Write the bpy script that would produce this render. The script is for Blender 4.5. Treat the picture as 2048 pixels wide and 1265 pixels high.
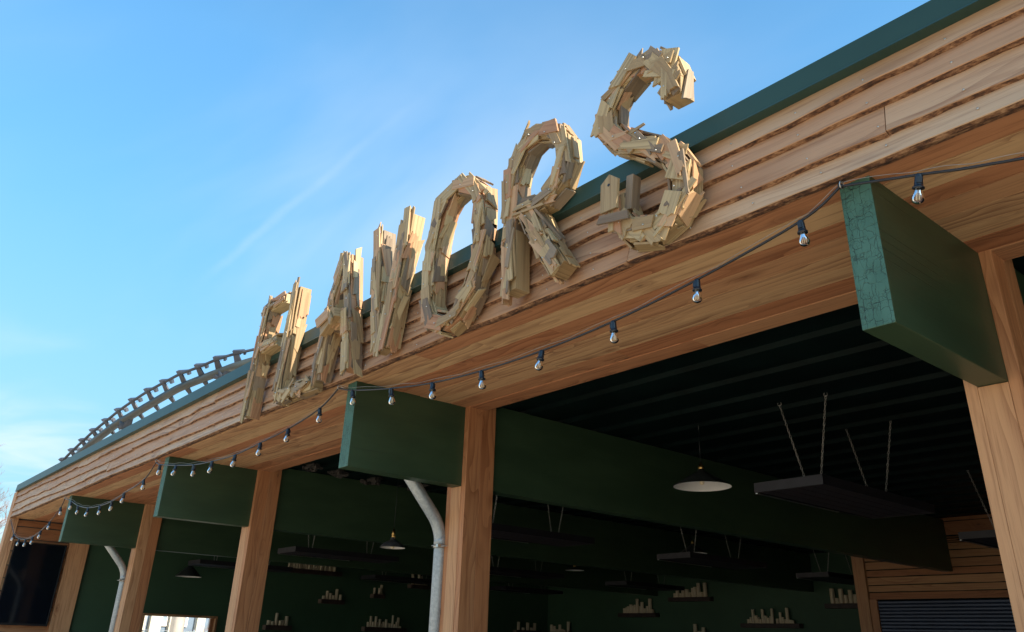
import bpy, bmesh, math, random
from mathutils import Vector, Matrix, noise
random.seed(7)
SC = bpy.context.scene
COL = SC.collection
for o in list(bpy.data.objects): bpy.data.objects.remove(o)

# ------------------------------------------------------------------ camera
cam_d = bpy.data.cameras.new('camera'); cam = bpy.data.objects.new('camera', cam_d); COL.objects.link(cam)
Fv = Vector((-0.6984957, 0.5776687, 0.4223772)); Rv = Vector((0.6478668, 0.7611467, 0.0304031)); Uv = Vector((0.3039281, -0.2948806, 0.9059101))
M = Matrix((Rv, Uv, -Fv)).transposed().to_4x4(); M.translation = Vector((0, -3.96655, 1.6)); cam.matrix_world = M
cam_d.sensor_width = 36; cam_d.sensor_fit = 'HORIZONTAL'; cam_d.lens = 36 * 1610.11 / 2048
cam_d.shift_y = -94.9 / 2048; cam_d.clip_start = .05; cam_d.clip_end = 3000
SC.camera = cam
SC.render.resolution_x = 1024; SC.render.resolution_y = 632
SC.view_settings.view_transform = 'Standard'; SC.view_settings.look = 'None'; SC.view_settings.gamma = 1
SC.view_settings.exposure = 1.1
SC.cycles.max_bounces = 10; SC.cycles.diffuse_bounces = 5; SC.cycles.transmission_bounces = 8

# ------------------------------------------------------------------ light
SUN_AZ = math.radians(6); SUN_EL = math.radians(31)      # azimuth from +X towards +Y
sd = Vector((math.cos(SUN_EL) * math.cos(SUN_AZ), math.cos(SUN_EL) * math.sin(SUN_AZ), math.sin(SUN_EL)))
sl = bpy.data.lights.new('sun', 'SUN'); sl.energy = 5.0; sl.angle = math.radians(.55); sl.color = (1, .87, .68)
so = bpy.data.objects.new('sun', sl); so.rotation_euler = sd.to_track_quat('Z', 'Y').to_euler(); so.location = (10, 2, 20); COL.objects.link(so)

W = bpy.data.worlds.new('World'); SC.world = W; W.use_nodes = True
wt = W.node_tree; wt.nodes.clear()
def N(t, typ, **k):
    n = t.nodes.new(typ)
    for a, b in k.items(): setattr(n, a, b)
    return n
def L(t, a, b): t.links.new(a, b)
def mth(t, op, a, b=None, c=None, clamp=False):
    n = N(t, 'ShaderNodeMath', operation=op, use_clamp=clamp)
    for i, v in enumerate((a, b, c)):
        if v is None: continue
        if isinstance(v, (int, float)): n.inputs[i].default_value = v
        else: L(t, v, n.inputs[i])
    return n.outputs[0]
def mixc(t, fac, a, b, mode='MIX'):
    n = N(t, 'ShaderNodeMix', data_type='RGBA', blend_type=mode)
    for sock, v in ((n.inputs[0], fac), (n.inputs[6], a), (n.inputs[7], b)):
        if isinstance(v, (int, float)): sock.default_value = v
        elif isinstance(v, tuple): sock.default_value = (*v[:3], 1)
        else: L(t, v, sock)
    return n.outputs[2]
def vmap(t, vec, scale, loc=(0, 0, 0)):
    n = N(t, 'ShaderNodeMapping'); n.inputs['Scale'].default_value = scale; n.inputs['Location'].default_value = loc
    L(t, vec, n.inputs['Vector']); return n.outputs[0]
def nz(t, vec, scale=1, detail=3, rough=.55, dist=0):
    n = N(t, 'ShaderNodeTexNoise'); n.inputs['Scale'].default_value = scale; n.inputs['Detail'].default_value = detail
    n.inputs['Roughness'].default_value = rough; n.inputs['Distortion'].default_value = dist
    if vec is not None: L(t, vec, n.inputs['Vector'])
    return n.outputs[0]
def ramp(t, fac, stops):
    n = N(t, 'ShaderNodeValToRGB'); e = n.color_ramp.elements
    while len(e) < len(stops): e.new(.5)
    for x, (p, c) in zip(e, stops): x.position = p; x.color = (*c, 1) if isinstance(c, tuple) else (c, c, c, 1)
    L(t, fac, n.inputs[0]); return n.outputs[0]
def smooth(t, v, a, b):
    n = N(t, 'ShaderNodeMapRange', interpolation_type='SMOOTHSTEP'); n.inputs[1].default_value = a; n.inputs[2].default_value = b
    L(t, v, n.inputs[0]); return n.outputs[0]

sky = N(wt, 'ShaderNodeTexSky', sky_type='NISHITA'); sky.sun_disc = False; sky.sun_elevation = SUN_EL
sky.sun_rotation = math.pi / 2 - SUN_AZ; sky.air_density = 1.0; sky.dust_density = .6; sky.ozone_density = 2.0
bg = N(wt, 'ShaderNodeBackground'); bg.inputs[1].default_value = .145
wo = N(wt, 'ShaderNodeOutputWorld'); L(wt, bg.outputs[0], wo.inputs[0])
geo = N(wt, 'ShaderNodeTexCoord'); dirv = geo.outputs['Generated']
sep = N(wt, 'ShaderNodeSeparateXYZ'); L(wt, dirv, sep.inputs[0])
# thin cirrus projected on a high flat layer (direction / height)
hz = mth(wt, 'MAXIMUM', sep.outputs[2], .06)
cx = mth(wt, 'DIVIDE', sep.outputs[0], hz); cy = mth(wt, 'DIVIDE', sep.outputs[1], hz)
cmb = N(wt, 'ShaderNodeCombineXYZ'); L(wt, cx, cmb.inputs[0]); L(wt, cy, cmb.inputs[1])
c1 = nz(wt, vmap(wt, cmb.outputs[0], (.55, 1.1, 1), (3.1, .4, 0)), 1, 5, .5, .6)
c2 = nz(wt, vmap(wt, cmb.outputs[0], (.22, .35, 1), (1.3, 7.7, 2)), 1, 3, .5)
cir = mth(wt, 'MULTIPLY', smooth(wt, c1, .38, .68), smooth(wt, c2, .33, .55))
low = smooth(wt, sep.outputs[2], .75, .1)
cir = mth(wt, 'MULTIPLY', cir, mth(wt, 'MULTIPLY_ADD', low, 1.0, .10))
# contrail: a straight line across the sky
dt = N(wt, 'ShaderNodeVectorMath', operation='DOT_PRODUCT'); L(wt, dirv, dt.inputs[0]); dt.inputs[1].default_value = (.018, .828, -.560)
wob = nz(wt, dirv, 9, 3); dd = mth(wt, 'ABSOLUTE', mth(wt, 'ADD', dt.outputs['Value'], mth(wt, 'MULTIPLY_ADD', wob, .02, -.01)))
line = smooth(wt, dd, .0085, .0); seg = mth(wt, 'MULTIPLY', smooth(wt, sep.outputs[0], -.90, -.86), smooth(wt, sep.outputs[0], -.64, -.86))
line = mth(wt, 'MULTIPLY', mth(wt, 'MULTIPLY', line, seg), mth(wt, 'MULTIPLY', nz(wt, dirv, 22, 5, .7), .18))
cl = mth(wt, 'ADD', mth(wt, 'MULTIPLY', cir, .85), line, clamp=True)
hsv = N(wt, 'ShaderNodeHueSaturation'); hsv.inputs['Saturation'].default_value = 1.12; hsv.inputs['Value'].default_value = 1.0; L(wt, sky.outputs[0], hsv.inputs['Color'])
low2 = N(wt, 'ShaderNodeMapRange'); low2.inputs[1].default_value = .0; low2.inputs[2].default_value = .62; low2.inputs[3].default_value = .42; low2.inputs[4].default_value = 1.22; L(wt, sep.outputs[2], low2.inputs[0])
tone = N(wt, 'ShaderNodeVectorMath', operation='SCALE'); L(wt, mixc(wt, 1.0, hsv.outputs[0], (.74, 1.03, .97), 'MULTIPLY'), tone.inputs[0]); L(wt, low2.outputs[0], tone.inputs['Scale'])
hazef = mth(wt, 'MULTIPLY', smooth(wt, sep.outputs[2], .50, .0), .60)
skyc = mixc(wt, hazef, tone.outputs[0], (1.38, 1.88, 2.45))
L(wt, mixc(wt, cl, skyc, (3.2, 3.55, 3.8)), bg.inputs[0])

# ------------------------------------------------------------------ materials
def newmat(name):
    m = bpy.data.materials.new(name); m.use_nodes = True; t = m.node_tree
    return m, t, t.nodes['Principled BSDF']
def bump(t, b, h, strength, dist=.002):
    n = N(t, 'ShaderNodeBump'); n.inputs['Strength'].default_value = strength; n.inputs['Distance'].default_value = dist
    L(t, h, n.inputs['Height']); L(t, n.outputs[0], b.inputs['Normal'])
def wood(name, ca, cb, cc, tint=.5, ring=7., rough=.62, stain=.25, knots=.5, staincol=(.12, .09, .07), bmp=.35):
    """ca late wood line, cb body, cc pale; UV u along the grain (m), v across"""
    m, t, b = newmat(name)
    uv = N(t, 'ShaderNodeUVMap').outputs[0]
    at = N(t, 'ShaderNodeAttribute', attribute_name='rnd'); r = at.outputs['Fac']
    off = N(t, 'ShaderNodeCombineXYZ'); L(t, mth(t, 'MULTIPLY', r, 37.), off.inputs[0]); L(t, mth(t, 'MULTIPLY', r, 91.), off.inputs[1]); L(t, mth(t, 'MULTIPLY', r, 17.), off.inputs[2])
    add = N(t, 'ShaderNodeVectorMath', operation='ADD'); L(t, uv, add.inputs[0]); L(t, off.outputs[0], add.inputs[1]); v = add.outputs[0]
    # knots
    kn = N(t, 'ShaderNodeTexVoronoi'); kn.inputs['Scale'].default_value = 1; L(t, vmap(t, v, (2.6, 6.5, 1)), kn.inputs['Vector'])
    ks = N(t, 'ShaderNodeSeparateColor'); L(t, kn.outputs['Color'], ks.inputs[0])
    kon = mth(t, 'GREATER_THAN', ks.outputs[0], 1 - knots)
    kd = kn.outputs['Distance']; kmask = mth(t, 'MULTIPLY', smooth(t, kd, .10, .02), kon)
    khalo = mth(t, 'MULTIPLY', smooth(t, kd, .42, .05), kon)
    warp = nz(t, vmap(t, v, (.7, 3.5, 1)), 1, 2, .5)
    sx = N(t, 'ShaderNodeSeparateXYZ'); L(t, v, sx.inputs[0])
    ph = mth(t, 'ADD', mth(t, 'MULTIPLY', sx.outputs[1], ring * 2), mth(t, 'MULTIPLY', warp, 7.5))
    ph = mth(t, 'ADD', ph, mth(t, 'MULTIPLY', khalo, 1.4))
    fr = mth(t, 'FRACT', ph); g = mth(t, 'POWER', fr, 2.2)
    gmod = smooth(t, nz(t, vmap(t, v, (.5, 4, 1), (5, 5, 0)), 1, 2), .35, .7)
    fib = nz(t, vmap(t, v, (5, 260, 1)), 1, 3, .6)
    fib2 = nz(t, vmap(t, v, (2, 45, 1)), 1, 3, .6)
    big = nz(t, vmap(t, v, (.9, 5, 1), (2, 9, 0)), 1, 3, .6)
    base = mixc(t, smooth(t, mth(t, 'ADD', mth(t, 'MULTIPLY', big, 1 - tint), mth(t, 'MULTIPLY', r, tint)), .25, .75), cb, cc)
    c = mixc(t, mth(t, 'MULTIPLY', mth(t, 'MULTIPLY', g, gmod), .80), base, ca)
    c = mixc(t, mth(t, 'MULTIPLY', smooth(t, fib2, .48, .72), .45), c, ca)
    c = mixc(t, mth(t, 'MULTIPLY', smooth(t, fib, .52, .8), .35), c, tuple(x * .55 for x in ca))
    st = smooth(t, nz(t, vmap(t, v, (1.3, 9, 1), (8, 1, 0)), 1, 5, .65), .52, .8)
    c = mixc(t, mth(t, 'MULTIPLY', st, stain), c, staincol)
    c = mixc(t, mth(t, 'MULTIPLY', khalo, .35), c, ca)
    c = mixc(t, mth(t, 'MULTIPLY', kmask, .8), c, (.07, .035, .018))
    L(t, c, b.inputs['Base Color']); b.inputs['Roughness'].default_value = rough
    bump(t, b, mth(t, 'ADD', mth(t, 'MULTIPLY', fib, .6), mth(t, 'MULTIPLY', g, .25)), bmp, .0015)
    return m
def plain(name, col, rough=.5, metal=0., nscale=6, namt=.15, bscale=120, bamt=.1):
    m, t, b = newmat(name); co = N(t, 'ShaderNodeTexCoord').outputs['Object']
    n = nz(t, co, nscale, 4, .6)
    L(t, mixc(t, smooth(t, n, .3, .7), tuple(x * (1 - namt) for x in col), tuple(min(1, x * (1 + namt)) for x in col)), b.inputs['Base Color'])
    b.inputs['Roughness'].default_value = rough; b.inputs['Metallic'].default_value = metal
    if bamt: bump(t, b, nz(t, co, bscale, 2), bamt, .001)
    return m

MT = {}
MT['fascia'] = wood('larch_cladding', (.19, .075, .030), (.48, .275, .155), (.56, .375, .235), tint=.55, stain=.4, knots=.45, staincol=(.22, .14, .10))
MT['soffit'] = wood('larch_soffit', (.17, .055, .022), (.46, .195, .09), (.62, .40, .215), tint=.9, stain=.25, knots=.5)
MT['column'] = wood('douglas_post', (.20, .065, .022), (.46, .20, .085), (.56, .31, .155), tint=.55, ring=9, stain=.2, knots=.6)
MT['scrap'] = wood('weathered_scrap_wood', (.15, .085, .035), (.335, .225, .11), (.46, .345, .185), tint=.8, ring=16, stain=.35, knots=.18, staincol=(.20, .17, .13), bmp=.6)
MT['scrap_pink'] = wood('reddish_scrap_wood', (.21, .085, .033), (.41, .21, .105), (.49, .31, .17), tint=.8, ring=14, stain=.2, knots=.15, bmp=.5)
MT['scrap_grey'] = wood('grey_brown_scrap_wood', (.075, .05, .033), (.19, .13, .08), (.27, .20, .13), tint=.8, ring=14, stain=.5, knots=.25, bmp=.7)
MT['inner_wood'] = wood('interior_cladding', (.17, .06, .025), (.32, .135, .055), (.41, .22, .10), tint=.6, stain=.2, knots=.3)

def bark():
    m, t, b = newmat('bark_edge'); co = N(t, 'ShaderNodeTexCoord').outputs['Object']
    n = nz(t, vmap(t, co, (14, 30, 30)), 1, 5, .7); n2 = nz(t, vmap(t, co, (45, 80, 80)), 1, 3, .6)
    c = ramp(t, mth(t, 'ADD', mth(t, 'MULTIPLY', n, .7), mth(t, 'MULTIPLY', n2, .3)), [(.37, (.025, .014, .010)), (.46, (.09, .040, .022)), (.53, (.20, .10, .05)), (.62, (.34, .20, .11))])
    L(t, c, b.inputs['Base Color']); b.inputs['Roughness'].default_value = .9
    bump(t, b, n, .9, .006); return m
MT['bark'] = bark()

def green_paint(name, dark, light, rough):
    m, t, b = newmat(name); co = N(t, 'ShaderNodeTexCoord').outputs['Object']
    s = N(t, 'ShaderNodeSeparateXYZ'); L(t, co, s.inputs[0])
    n = nz(t, vmap(t, co, (1.2, 1.2, 5)), 1, 4, .6)
    c = mixc(t, smooth(t, n, .3, .75), dark, light)
    # lamination lines and long checks that open towards the exposed end
    wz = mth(t, 'ADD', s.outputs[2], mth(t, 'MULTIPLY', nz(t, vmap(t, co, (1, .9, 2)), 1, 2), .03))
    lam = mth(t, 'FRACT', mth(t, 'DIVIDE', wz, .0425)); lam = mth(t, 'ABSOLUTE', mth(t, 'SUBTRACT', lam, .5))
    ln = smooth(t, lam, .035, .0)
    gate = smooth(t, nz(t, vmap(t, co, (3, .8, 11), (4, 4, 4)), 1, 2), .56, .62)
    ex = smooth(t, s.outputs[1], -.1, -1.0)
    chk = mth(t, 'MULTIPLY', mth(t, 'MULTIPLY', ln, gate), mth(t, 'MULTIPLY_ADD', ex, .85, .12))
    c = mixc(t, mth(t, 'MULTIPLY', chk, .85), c, (.004, .008, .006))
    fib = nz(t, vmap(t, co, (120, 3, 120)), 1, 3)
    L(t, c, b.inputs['Base Color']); b.inputs['Roughness'].default_value = rough
    bump(t, b, mth(t, 'SUBTRACT', mth(t, 'MULTIPLY', fib, .3), chk), .5, .003); return m
MT['beam'] = green_paint('green_beam_paint', (.027, .054, .028), (.040, .074, .038), .40)
def crackle():
    m, t, b = newmat('cracked_skylit_teal_end_grain'); co = N(t, 'ShaderNodeTexCoord').outputs['Object']
    w = nz(t, co, 30, 3); wv = N(t, 'ShaderNodeVectorMath', operation='ADD')
    cw = N(t, 'ShaderNodeCombineXYZ'); k = mth(t, 'MULTIPLY_ADD', w, .03, -.015); L(t, k, cw.inputs[0]); L(t, k, cw.inputs[2])
    L(t, co, wv.inputs[0]); L(t, cw.outputs[0], wv.inputs[1])
    def vor(sc, rnd, th, loc):
        v = N(t, 'ShaderNodeTexVoronoi', feature='DISTANCE_TO_EDGE'); v.inputs['Scale'].default_value = 1; v.inputs['Randomness'].default_value = rnd
        L(t, vmap(t, wv.outputs[0], sc, loc), v.inputs['Vector']); return smooth(t, v.outputs[0], th, 0)
    a = vor((27, 1, 21), .62, .028, (0, 0, 0)); g1 = smooth(t, nz(t, co, 14, 3), .42, .55)
    f = vor((75, 1, 60), .85, .05, (3, 0, 2)); g2 = smooth(t, nz(t, co, 22, 3), .50, .62)
    sp_ = N(t, 'ShaderNodeSeparateXYZ'); L(t, wv.outputs[0], sp_.inputs[0]); sw = N(t, 'ShaderNodeCombineXYZ'); L(t, sp_.outputs[2], sw.inputs[0]); L(t, sp_.outputs[0], sw.inputs[1])
    bk = N(t, 'ShaderNodeTexBrick'); bk.offset = .37; bk.offset_frequency = 2; bk.squash = .6; bk.squash_frequency = 3; bk.inputs['Scale'].default_value = 1; bk.inputs['Mortar Size'].default_value = .0011; bk.inputs['Mortar Smooth'].default_value = .3
    bk.inputs['Brick Width'].default_value = .072; bk.inputs['Row Height'].default_value = .0315; L(t, sw.outputs[0], bk.inputs['Vector'])
    seam = mth(t, 'MULTIPLY', bk.outputs['Fac'], smooth(t, nz(t, co, 11, 3), .40, .50))
    cr = mth(t, 'MAXIMUM', mth(t, 'MAXIMUM', seam, mth(t, 'MULTIPLY', mth(t, 'MULTIPLY', a, g1), .7)), mth(t, 'MULTIPLY', mth(t, 'MULTIPLY', f, g2), .6))
    base = mixc(t, smooth(t, nz(t, vmap(t, co, (8, 1, 4)), 1, 4), .3, .7), (.036, .112, .082), (.058, .155, .118))
    L(t, mixc(t, mth(t, 'MULTIPLY', cr, .92), base, (.006, .02, .015)), b.inputs['Base Color']); b.inputs['Roughness'].default_value = .6
    bump(t, b, mth(t, 'SUBTRACT', 1., cr), .6, .003); return m
MT['beam_end'] = crackle()
MT['wall_green'] = plain('green_wall_paint', (.030, .076, .038), .65, 0, .8, .12, 40, .1)
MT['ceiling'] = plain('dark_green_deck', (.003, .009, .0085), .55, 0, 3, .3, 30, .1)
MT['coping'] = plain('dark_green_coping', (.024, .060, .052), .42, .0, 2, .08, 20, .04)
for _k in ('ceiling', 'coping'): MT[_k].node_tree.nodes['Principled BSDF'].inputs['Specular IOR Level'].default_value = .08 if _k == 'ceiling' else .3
MT['roof'] = plain('roof_membrane', (.05, .05, .05), .8)
MT['galv'] = None
def galv():
    m, t, b = newmat('galvanised_zinc'); co = N(t, 'ShaderNodeTexCoord').outputs['Object']
    v = N(t, 'ShaderNodeTexVoronoi'); v.inputs['Scale'].default_value = 60; L(t, co, v.inputs['Vector'])
    sc = N(t, 'ShaderNodeSeparateColor'); L(t, v.outputs['Color'], sc.inputs[0])
    st = nz(t, vmap(t, co, (30, 30, 1.4)), 1, 4, .6)
    f = mth(t, 'ADD', mth(t, 'MULTIPLY', sc.outputs[0], .4), mth(t, 'MULTIPLY', st, .6))
    L(t, ramp(t, f, [(.25, (.30, .345, .375)), (.6, (.38, .425, .455)), (.8, (.46, .50, .52))]), b.inputs['Base Color'])
    b.inputs['Metallic'].default_value = .55; L(t, mth(t, 'MULTIPLY_ADD', st, .25, .34), b.inputs['Roughness'])
    bump(t, b, st, .15, .002); return m
MT['galv'] = galv()
MT['steel'] = plain('bright_steel', (.5, .5, .48), .35, 1., 20, .1, 60, 0)
MT['wire'] = plain('steel_wire', (.42, .40, .37), .4, .8, 20, .1, 60, 0)
MT['rubber'] = plain('black_rubber', (.012, .013, .017), .38, 0, 20, .2, 60, .05)
MT['socket'] = plain('black_socket_plastic', (.010, .016, .026), .28, 0, 20, .2, 60, .05)
MT['brass'] = plain('aged_brass', (.50, .33, .12), .35, 1., 20, .2, 60, 0)
MT['shade'] = plain('dark_lamp_enamel', (.018, .022, .022), .4, 0, 8, .2, 60, .05)
MT['shade_grey'] = plain('grey_lamp_enamel', (.06, .065, .075), .4, 0, 8, .2, 60, .05)
MT['shade_in'] = plain('white_lamp_lining', (.82, .80, .76), .5, 0, 8, .03, 60, 0)
MT['heater'] = plain('heater_housing', (.018, .017, .022), .5, .2, 8, .2, 60, .05)
MT['heater_in'] = plain('heater_reflector_mesh', (.030, .024, .030), .6, .3, 8, .2, 60, .05)
MT['candle'] = plain('cream_wax', (.52, .44, .30), .5, 0, 12, .12, 60, .03)
MT['shelf'] = plain('dark_shelf_wood_and_lap_shade', (.035, .020, .016), .6, 0, 10, .35, 60, .2)  # shelf wood, also the painted shade under lapped cladding boards
MT['shelf_end'] = plain('shelf_end_grain', (.16, .11, .08), .7, 0, 20, .3, 60, .2)
MT['tv'] = plain('black_tv_bezel', (.012, .012, .014), .25, 0, 8, .1, 60, 0)
MT['screen'] = plain('glossy_tv_screen', (.004, .006, .010), .07, 0, 8, .1, 60, 0)
MT['shutter'] = plain('dark_blue_shutter', (.030, .042, .075), .38, .3, 6, .15, 60, .05)
MT['track'] = plain('grey_track_steel', (.035, .045, .066), .45, 0, 3, .15, 20, .05)
MT['tube'] = plain('olive_grey_spine_tube', (.040, .050, .052), .4, 0, .8, .3, 20, .05)
MT['white'] = plain('white_painted_steel', (.74, .72, .70), .5, 0, 4, .06, 20, .05)
MT['cream'] = plain('cream_render', (.44, .42, .36), .7, 0, 1.5, .06, 20, .05)
MT['bluepanel'] = plain('blue_grey_cladding', (.11, .16, .23), .5, 0, 1.5, .15, 20, .05)
MT['window'] = plain('pale_window_glass', (.26, .34, .44), .12, 0, .8, .25, 20, 0)
MT['birch'] = plain('pale_birch_bark', (.30, .20, .15), .8, 0, 4, .3, 40, .2)
MT['twig'] = plain('reddish_twigs', (.20, .11, .09), .8, 0, 4, .3, 40, 0)
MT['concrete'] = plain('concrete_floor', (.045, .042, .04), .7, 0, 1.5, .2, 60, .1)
MT['foam'] = plain('mineral_wool', (.045, .040, .036), .95, 0, 30, .4, 60, .6)
def ground_mat():
    m, t, b = newmat('sunny_paving'); co = N(t, 'ShaderNodeTexCoord').outputs['Object']
    br = N(t, 'ShaderNodeTexBrick'); br.inputs['Scale'].default_value = 4; L(t, co, br.inputs['Vector'])
    br.inputs['Color1'].default_value = (.60, .49, .36, 1); br.inputs['Color2'].default_value = (.54, .43, .31, 1); br.inputs['Mortar'].default_value = (.36, .31, .25, 1)
    br.inputs['Mortar Size'].default_value = .012
    L(t, mixc(t, mth(t, 'MULTIPLY', nz(t, co, .4, 4), .3), br.outputs[0], (.42, .35, .26)), b.inputs['Base Color']); b.inputs['Roughness'].default_value = .85
    return m
MT['ground'] = ground_mat()
def glass():
    m, t, b = newmat('clear_bulb_glass'); t.nodes.remove(b); out = t.nodes['Material Output']
    tr_ = N(t, 'ShaderNodeBsdfTransparent'); tr_.inputs[0].default_value = (.93, .93, .92, 1)
    gl = N(t, 'ShaderNodeBsdfGlossy'); gl.inputs['Roughness'].default_value = .04; gl.inputs['Color'].default_value = (1, 1, 1, 1)
    fr = N(t, 'ShaderNodeFresnel'); fr.inputs[0].default_value = 1.5
    mx = N(t, 'ShaderNodeMixShader'); L(t, fr.outputs[0], mx.inputs[0]); L(t, tr_.outputs[0], mx.inputs[1]); L(t, gl.outputs[0], mx.inputs[2]); L(t, mx.outputs[0], out.inputs[0]); return m
MT['glass'] = glass()
MT['filament'] = plain('pale_filament', (.85, .72, .5), .4, 0, 20, .05, 60, 0)

# ------------------------------------------------------------------ mesh builder
class MB:
    def __init__(s): s.v = []; s.f = []; s.uv = []; s.r = []; s.m = []; s.sm = []
    def face(s, pts, uvs=None, rnd=0., mat=0, smooth=False):
        i = len(s.v); s.v += [tuple(p) for p in pts]; s.f.append(tuple(range(i, i + len(pts))))
        s.uv += list(uvs) if uvs else [(0, 0)] * len(pts); s.r.append(rnd); s.m.append(mat); s.sm.append(smooth)
    def shell(s, verts, faces, uvf, rnd=0., mats=None, smooth=False):
        i = len(s.v); s.v += [tuple(p) for p in verts]
        for k, f in enumerate(faces):
            s.f.append(tuple(i + q for q in f)); s.uv += uvf(k, f); s.r.append(rnd)
            s.m.append(mats[k] if isinstance(mats, (list, tuple)) else (mats or 0)); s.sm.append(smooth)
    def hexa(s, P, lens, rnd=None, mat=0, mats=None):
        """P 8 points: index = a + 2 b + 4 c (a along the grain); lens = (la, lb, lc)"""
        rnd = random.random() if rnd is None else rnd; la, lb, lc = lens
        F = [(0, 4, 6, 2), (1, 3, 7, 5), (0, 1, 5, 4), (2, 6, 7, 3), (0, 2, 3, 1), (4, 5, 7, 6)]
        def uvf(k, f):
            o = []
            for q in f:
                a, b, c = (q & 1) * la, ((q >> 1) & 1) * lb, ((q >> 2) & 1) * lc
                o.append((c * .3, b) if k < 2 else ((a, c + 3.1) if k < 4 else (a, b + (.0 if k == 4 else 1.7))))
            return o
        s.shell(P, F, uvf, rnd, mats if mats else mat)
    def box(s, x0, x1, y0, y1, z0, z1, ax='x', rnd=None, mat=0):
        lo = Vector((x0, y0, z0)); d = Vector((x1 - x0, y1 - y0, z1 - z0)); order = {'x': (0, 1, 2), 'y': (1, 2, 0), 'z': (2, 0, 1)}[ax]
        P = []
        for q in range(8):
            p = lo.copy()
            for bit, a in enumerate(order):
                if (q >> bit) & 1: p[a] += d[a]
            P.append(p)
        s.hexa(P, [d[a] for a in order], rnd, mat)
    def obox(s, c, a, b, cc, la, lb, lc, rnd=None, mat=0, cut=(0, 0, 0, 0), **k):
        """oriented box centred at c; a, b, cc unit axes; cut shears the ends in b and tapers"""
        P = []
        for q in range(8):
            sa, sb, sc = ((q & 1) * 2 - 1), (((q >> 1) & 1) * 2 - 1), (((q >> 2) & 1) * 2 - 1)
            ea = sa * la / 2 + (cut[0] if sa < 0 else cut[1]) * sb * lb / 2
            eb = sb * lb / 2 * (1 - (cut[2] if sa < 0 else cut[3]))
            P.append(c + a * ea + b * eb + cc * (sc * lc / 2))
        s.hexa(P, (la, lb, lc), rnd, mat, **k)
    def plank(s, c, a, b, cc, la, lb, lc, rng, mat=0, cut=(0, 0, 0, 0)):
        """thin board with cut or splintered ends"""
        def end(sg, sh, tp):
            w = lb / 2 * (1 - tp); k = rng.choice([0, 0, 0, 3, 5]); o = []
            for i in range(k + 2):
                f_ = i / (k + 1) * 2 - 1; e = sg * la / 2 + sh * f_ * lb / 2
                if 0 < i < k + 1: e -= sg * rng.uniform(-.012, .022)
                o.append((e, f_ * w + (rng.uniform(-.002, .002) if 0 < i < k + 1 else 0)))
            return o
        sd = [(rng.uniform(-.15, .15) * la, lb / 2 + rng.uniform(-.003, .003))]
        O = end(-1, cut[0], cut[2])[::-1] + end(1, cut[1], cut[3]); n = len(O); rnd = rng.random()
        V = [c + a * x + b * y - cc * (lc / 2) for x, y in O] + [c + a * x + b * y + cc * (lc / 2) for x, y in O]
        F = [tuple(range(n))[::-1], tuple(range(n, 2 * n))] + [(i, (i + 1) % n, n + (i + 1) % n, n + i) for i in range(n)]
        s.shell(V, F, lambda k, f: [(O[q % n][0], O[q % n][1] if k < 2 else O[q % n][1] + (.4 + .008 * (q >= n))) for q in f], rnd, mat)
    def tube(s, pts, r, n=8, mat=0, caps=True, smooth=True, radii=None, rnd=0.):
        pts = [Vector(p) for p in pts]; rings = []; up = Vector((0, 0, 1)); L_ = 0; us = []
        prev = None
        for i, p in enumerate(pts):
            t = (pts[min(i + 1, len(pts) - 1)] - pts[max(i - 1, 0)]).normalized()
            if prev is None:
                ref = up if abs(t.z) < .95 else Vector((1, 0, 0)); a = t.cross(ref).normalized()
            else: a = (prev - t * prev.dot(t)).normalized()
            prev = a; b = t.cross(a); rr = radii[i] if radii else r
            rings.append([p + (a * math.cos(2 * math.pi * k / n) + b * math.sin(2 * math.pi * k / n)) * rr for k in range(n)])
            us.append(L_); L_ += (pts[i + 1] - p).length if i + 1 < len(pts) else 0
        V = [q for rg in rings for q in rg]; F = []; 
        for i in range(len(pts) - 1):
            for k in range(n): F.append((i * n + k, i * n + (k + 1) % n, (i + 1) * n + (k + 1) % n, (i + 1) * n + k))
        if caps: F.append(tuple(reversed(range(n)))); F.append(tuple(range((len(pts) - 1) * n, len(pts) * n)))
        s.shell(V, F, lambda k, f: [(us[q // n], (q % n) * .02) for q in f], rnd, mat, smooth)
    def lathe(s, c, prof, n=24, mat=0, mats=None, smooth=True, axis=Vector((0, 0, 1))):
        c = Vector(c); ref = Vector((1, 0, 0)) if abs(axis.x) < .9 else Vector((0, 1, 0)); a = axis.cross(ref).normalized(); b = axis.cross(a)
        V = []; F = []; mm = []
        for r, z in prof:
            for k in range(n):
                an = 2 * math.pi * k / n; V.append(c + axis * z + (a * math.cos(an) + b * math.sin(an)) * max(r, 1e-5))
        for i in range(len(prof) - 1):
            for k in range(n): F.append((i * n + k, i * n + (k + 1) % n, (i + 1) * n + (k + 1) % n, (i + 1) * n + k)); mm.append(mats[i] if mats else mat)
        s.shell(V, F, lambda k, f: [(0, 0)] * len(f), 0, mm, smooth)
    def build(s, name, mats, parent=None, bevel=0, loc=None, solid=False):
        me = bpy.data.meshes.new(name)
        o0 = Vector(loc) if loc else Vector((0, 0, 0))
        me.from_pydata([tuple(Vector(p) - o0) for p in s.v], [], s.f)
        uvl = me.uv_layers.new(name='UVMap')
        for i, u in enumerate(s.uv): uvl.data[i].uv = u
        at = me.attributes.new('rnd', 'FLOAT', 'FACE'); at.data.foreach_set('value', s.r)
        for mm in (mats if isinstance(mats, (list, tuple)) else [mats]): me.materials.append(mm)
        me.polygons.foreach_set('material_index', s.m); me.polygons.foreach_set('use_smooth', s.sm); me.update()
        o = bpy.data.objects.new(name, me); COL.objects.link(o)
        if loc: o.location = o0
        if bevel:
            b = o.modifiers.new('bevel', 'BEVEL'); b.width = bevel; b.segments = 2; b.limit_method = 'ANGLE'; b.angle_limit = math.radians(50)
        if parent is not None: adopt(o, parent)
        return o
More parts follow.
